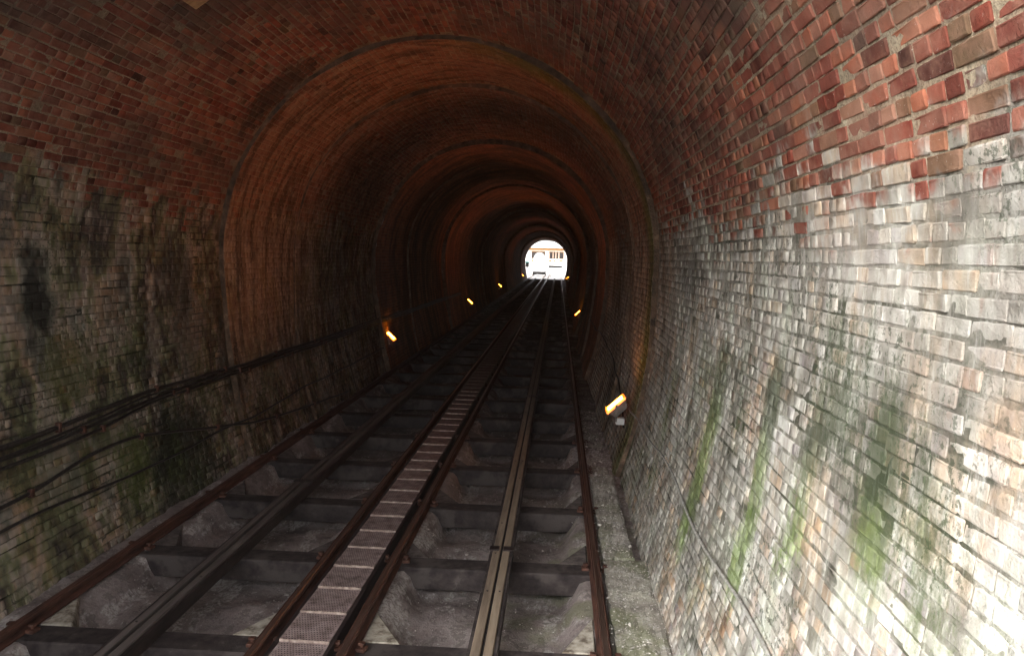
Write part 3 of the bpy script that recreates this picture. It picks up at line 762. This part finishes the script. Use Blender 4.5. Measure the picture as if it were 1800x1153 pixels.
cable('cable', [(2, E-1.66), (6.2, E-1.70), (8, E-1.63), (10.8, E-1.62), (20, E-1.6), (34, E-1.64)], .018, 'middle cable of the bundle slung along the left wall', seed=2, group='cables of the bundle on the left wall', off=.045)
cable('cable', [(2, E-1.70), (6.2, E-1.755), (7.2, E-1.74), (8.4, E-1.66), (10.8, E-1.66), (20, E-1.64), (34, E-1.68)], .016, 'lowest cable of the bundle slung along the left wall', seed=3, group='cables of the bundle on the left wall', off=.04)
cable('cable', [(2, E-1.62), (6.2, E-1.65), (8, E-1.60), (10.8, E-1.60), (20, E-1.58), (34, E-1.62)], .012, 'thin cable twisting through the bundle on the left wall', seed=4, group='cables of the bundle on the left wall', off=.065, wob=.016)
cable('cable', [(2, E-2.1), (6.2, E-2.03), (7.1, E-1.93), (7.8, E-1.92), (9, E-2.12), (10.4, E-2.36), (12.4, E-2.52), (15, E-2.68)], .017, 'single brown cable sagging from mid wall down to the left rail', seed=5, off=.04, wob=.008)
cable('cable', [(2, E-2.2), (6.2, E-2.22), (8.6, E-2.30), (10.3, E-2.30), (13, E-2.24), (20, E-2.25)], .013, 'thin straight cable low on the left wall', seed=6, wob=.008)
cable('conduit', [(1.5, E-1.93), (3.9, E-1.93), (6, E-1.99), (7, E-1.93), (9, E-2.0), (11.6, E-2.05)], .010, 'pale thin conduit clipped low along the right wall', M_CABLEG, None, 1, .012, .012, 7)
cable('cable', [(10.9, E-2.3), (12.4, E-2.0), (14, E-1.75), (18, E-1.7), (30, E-1.7)], .012, 'thin dark cable climbing the right wall behind the nearest right lamp', M_CABLE, None, 1, .012, .01, 8)

# ------------------------------------------------------------------ floodlights
def floodlight(loc, side, lab, group='orange floodlights along the tunnel walls'):
    t = empty('floodlight', loc); tag(t, lab, 'floodlight', group)
    Mx = Matrix.Rotation(-side*math.radians(43), 4, 'Y')     # outer end raised; glass faces up and in
    h = G(); h.prism([(-.15, .0), (.15, .0), (.11, -.10), (-.11, -.10)], 'y', -.135, .135); 
    for i in range(5): h.box(-.09, .09, -.11+i*.05, -.10+i*.05, -.125, -.098)
    o = h.obj('housing', M_LEAD, t); o.matrix_local = Mx
    r = G(); r.box(-side*.139-.003, -side*.139+.003, -.14, .14, .0125, .05); r.box(-.155, -.135, -.14, .14, -.003, .012).box(.135, .155, -.14, .14, -.003, .012).box(-.1345, .1345, -.14, -.122, -.003, .012).box(-.1345, .1345, .122, .14, -.003, .012)  # first box is an added visor that keeps lamp spill off the track
    o = r.obj('rim', M_LEAD, t); o.matrix_local = Mx
    gl = G(); gl.box(-.133, .133, -.120, .120, .001, .016, bev=.005); o = gl.obj('lens', M_GLOW, t); o.matrix_local = Mx
    ge = G(); ge.box(-.162, -.157, -.145, .145, -.012, .018).box(.157, .162, -.145, .145, -.012, .018).box(-.156, .156, -.149, -.1415, -.012, .018).box(-.156, .156, .1415, .149, -.012, .018); o = ge.obj('painted_halo', M_HALO, t); o.matrix_local = Mx  # glowing frame added round the lens to paint its halo
    L = bpy.data.lights.new('lamp_beam', 'SPOT'); L.energy = SPOT_POWER; L.color = (1.0, .31, .05); L.spot_size = math.radians(96); L.spot_blend = 1.0; L.shadow_soft_size = .08
    lo = bpy.data.objects.new('lamp_beam', L); C.objects.link(lo); lo.parent = t
    nrm = Vector((-side*math.sin(math.radians(43)), 0, math.cos(math.radians(43)))); lo.location = nrm*.13; lo.rotation_euler = nrm.to_track_quat('-Z', 'Y').to_euler()
    b = G(); b.box(-.015, .015, -.17, -.158, -.20, .02).box(-.015, .015, .158, .17, -.20, .02).box(-.015, .015, -.17, .17, -.215, -.2005); b.obj('bracket', M_LEAD, t)
    j = G(); j.box(.0, .12, -.14, -.02, -.26, -.17, bev=.008); o = j.obj('junction_box', M_PALE, t); o.scale = (side, 1, 1)
    return t
def px_lamp(px, py, X):                          # measured: where the sight line meets the wall line X
    q = Vector((px-900, 576.5-py, -F)); dv = Rwc.transposed() @ q; s = X/dv.x
    return EYE+dv*s
for (px, py, X, side, lab) in ((1082, 710, .84, 1, 'nearest lit floodlight, low on the right wall above the kerb'),
        (1016, 550, .84, 1, 'second lit floodlight on the right wall, deep in the dark'),
        (997.5, 488.5, .84, 1, 'tiny farthest lit floodlight right of the daylight opening'),
        (686, 590, -4.06, -1, 'nearest lit floodlight on the left wall, beside the dark bore'),
        (826, 530, -4.06, -1, 'second lit floodlight on the left wall'),
        (879, 502, -4.06, -1, 'third lit floodlight on the left wall'),
        (919, 484, -4.10, -1, 'farthest lit floodlight, left of the daylight opening')):
    p = px_lamp(px, py, X); print('lamp', tuple(round(c, 2) for c in p)); floodlight(p, side, lab)

# ------------------------------------------------------------------ timber block on the vault
an = math.atan2(2.386, -1.66+.0); bx_, bz_ = CX+2.86*math.cos(an), CZ+2.86*math.sin(an)
t = empty('timber_bracket', (bx_, 7.1, bz_)); t.rotation_euler = (0, math.pi/2-an, 0)
tag(t, 'raw timber block with a pale metal strip fixed to the vault at the top edge', 'bracket')
G().box(-.14, .03, -.22, .10, -.05, .04, bev=.006).obj('block', M_WOOD, t)
G().box(-.10, .0, -.28, -.222, -.075, -.02, bev=.004).obj('block_end', M_WOOD, t)
G().box(.032, .30, -.16, .06, -.035, .015, bev=.004).obj('metal_strip', M_PALE, t)

# ------------------------------------------------------------------ lime chips and grit on the bed and kerb
V = []; Fc = []
r = random.Random(3)
for i in range(9000):
    y = 3.4+r.random()**1.7*11
    if r.random() < .5: x = r.uniform(.47, .92 if y < 7.2 else .78); z = -.028
    else: x = r.uniform(-4.0, .4); z = float(bed(np.array([x]), np.array([y]))[0])+.002
    s = r.uniform(.003, .009)*(2.6 if r.random() < .05 else 1)
    k = len(V)
    for a in range(4): V.append((x+r.uniform(-s, s)*1.3, y+r.uniform(-s, s)*1.3, z+r.uniform(-.2, 1)*s))
    Fc += [(k, k+1, k+2), (k, k+2, k+3), (k, k+3, k+1), (k+1, k+3, k+2)]
tag(mesh_obj('grit', V, Fc, M_CHIP), 'pale lime chips and grit scattered over kerb and track bed', 'grit', None, 'stuff')

# ------------------------------------------------------------------ outside beyond the far opening
M_YEL = simple('ochre_render', (.22, .10, .02), (.30, .15, .035), 2, .8); M_WHITE = simple('white_paint', (.72, .72, .70), (.82, .82, .80), 3, .6)
M_WIN = simple('dark_window_glass', (.02, .018, .02), (.04, .035, .035), 2, .15); M_DK = simple('dark_iron', (.01, .01, .01), (.025, .022, .02), 4, .6)
M_TEAL = simple('teal_paint', (.02, .14, .13), (.04, .22, .2), 3, .6); M_PLAT = simple('pale_platform', (.50, .46, .43), (.62, .58, .55), 2, .9)
structure(G().box(-9, 6, 104.55, 175, -.6, -.12).obj('forecourt', M_PLAT))
YB = 140
b = empty('station_building', (-1.6, YB, 0)); tag(b, 'ochre and white station building seen through the far opening', 'building')
G().box(-7, 7, 0, 8, -.4, 4.0).obj('wall', M_WHITE, b)
G().box(-7.3, 7.3, -.5, 8.3, 4.0, 4.35).obj('fascia', M_YEL, b)
G().add([(-7.5, -.7, 4.36), (7.5, -.7, 4.36), (7.5, 8.5, 4.36), (-7.5, 8.5, 4.36), (-6, 3.8, 5.6), (6, 3.8, 5.6)], [(0, 1, 5, 4), (1, 2, 5), (2, 3, 4, 5), (3, 0, 4), (0, 3, 2, 1)]).obj('roof', M_WHITE, b)
for x0, x1 in ((-3.1, -2.0), (-1.85, -.85), (0, .5), (.72, .98), (1.22, 1.5), (1.75, 2.4)):
    f = G().box(x0-.07, x1+.07, -.06, -.003, 2.50, 3.75).obj('window', M_YEL, b)
    G().box(x0, x1, -.085, -.062, 2.58, 3.62).obj('pane', M_WIN, f)
for x0, x1 in ((-3.2, -2.3), (-.1, .4), (.7, 1.0), (1.2, 1.45), (1.7, 2.35)):
    G().box(x0, x1, -.06, -.003, 2.0, 2.28).obj('panel', M_YEL, b)
c = empty('funicular_car', (-2.85, 118, 0)); tag(c, 'white round-topped funicular car standing on the left track in daylight', 'funicular car')
pr = [(-.85, .62), (.85, .62), (.85, 2.3), (.80, 2.75), (.62, 3.12), (.34, 3.36), (0, 3.45), (-.34, 3.36), (-.62, 3.12), (-.80, 2.75), (-.85, 2.3)]
G().prism(pr, 'y', 0, 5.2).obj('body', M_WHITE, c)
for x0, x1 in ((-.62, -.06), (.06, .62)): G().box(x0, x1, -.02, -.003, 1.75, 2.6).obj('window', M_WHITE, c)
G().box(-.9, .9, -.1, 5.3, .20, .61, bev=.02).obj('underframe', M_DK, c)
for sx in (-.92, .92):
    for yy in (.7, 4.3):
        a = [(yy+.30*math.cos(q*math.pi/8), .30+.30*math.sin(q*math.pi/8)) for q in range(16)]
        G().prism(a, 'x', sx-.05, sx+.05).obj('wheel', M_DK, c)
G().box(-.75, -.35, -.3, -.101, .15, .37, bev=.03).box(.35, .75, -.3, -.101, .15, .37, bev=.03).obj('buffer', M_DK, c)
s = empty('barrier', (-.45, 116, 0)); tag(s, 'long dark barrier board on two posts right of the funicular car', 'barrier')
G().box(-1.0, 1.0, 0, .08, 1.25, 1.58, bev=.01).obj('board', M_DK, s)
for xx in (-.6, .25): G().box(xx-.03, xx+.03, .082, .14, -.12, 1.24).obj('post', M_LEAD, s)
k = empty('cabinet', (-4.3, 112, 0)); tag(k, 'small dark cabinet with a teal top on a white pedestal left of the funicular car', 'cabinet')
G().box(-.28, .18, 0, .4, 1.35, 1.9, bev=.02).obj('case', M_DK, k); G().box(-.2, .1, .05, .35, -.12, 1.349).obj('pedestal', M_WHITE, k); G().box(-.3, .2, -.02, .42, 1.902, 2.1, bev=.02).obj('lid', M_TEAL, k)
for xx in (R2, R3, R4, R1):
    tag(G().prism([(-.035+xx, -.118), (.035+xx, -.118), (.035+xx, 0), (-.035+xx, 0)], 'y', 104.6, 135).obj('outdoor_rail', M_HEAD), 'sunlit stretch of rail beyond the opening, '+{R1: 'leftmost', R2: 'second from left', R3: 'third from left', R4: 'rightmost'}[xx], 'rail')

# ------------------------------------------------------------------ dusty air
hz = G().box(-620, 620, -620, 720, -1.7, 16.5)
hm_ = bpy.data.materials.new('haze_air'); hm_.use_nodes = True; t_ = hm_.node_tree; t_.nodes.clear()
o_ = t_.nodes.new('ShaderNodeOutputMaterial'); v_ = t_.nodes.new('ShaderNodeVolumePrincipled'); t_.links.new(v_.outputs[0], o_.inputs['Volume'])
v_.inputs['Density'].default_value = .0006; v_.inputs['Color'].default_value = (.86, .80, .76, 1)
tag(hz.obj('haze', hm_), 'thin dusty air filling the bore', None, None, 'stuff')
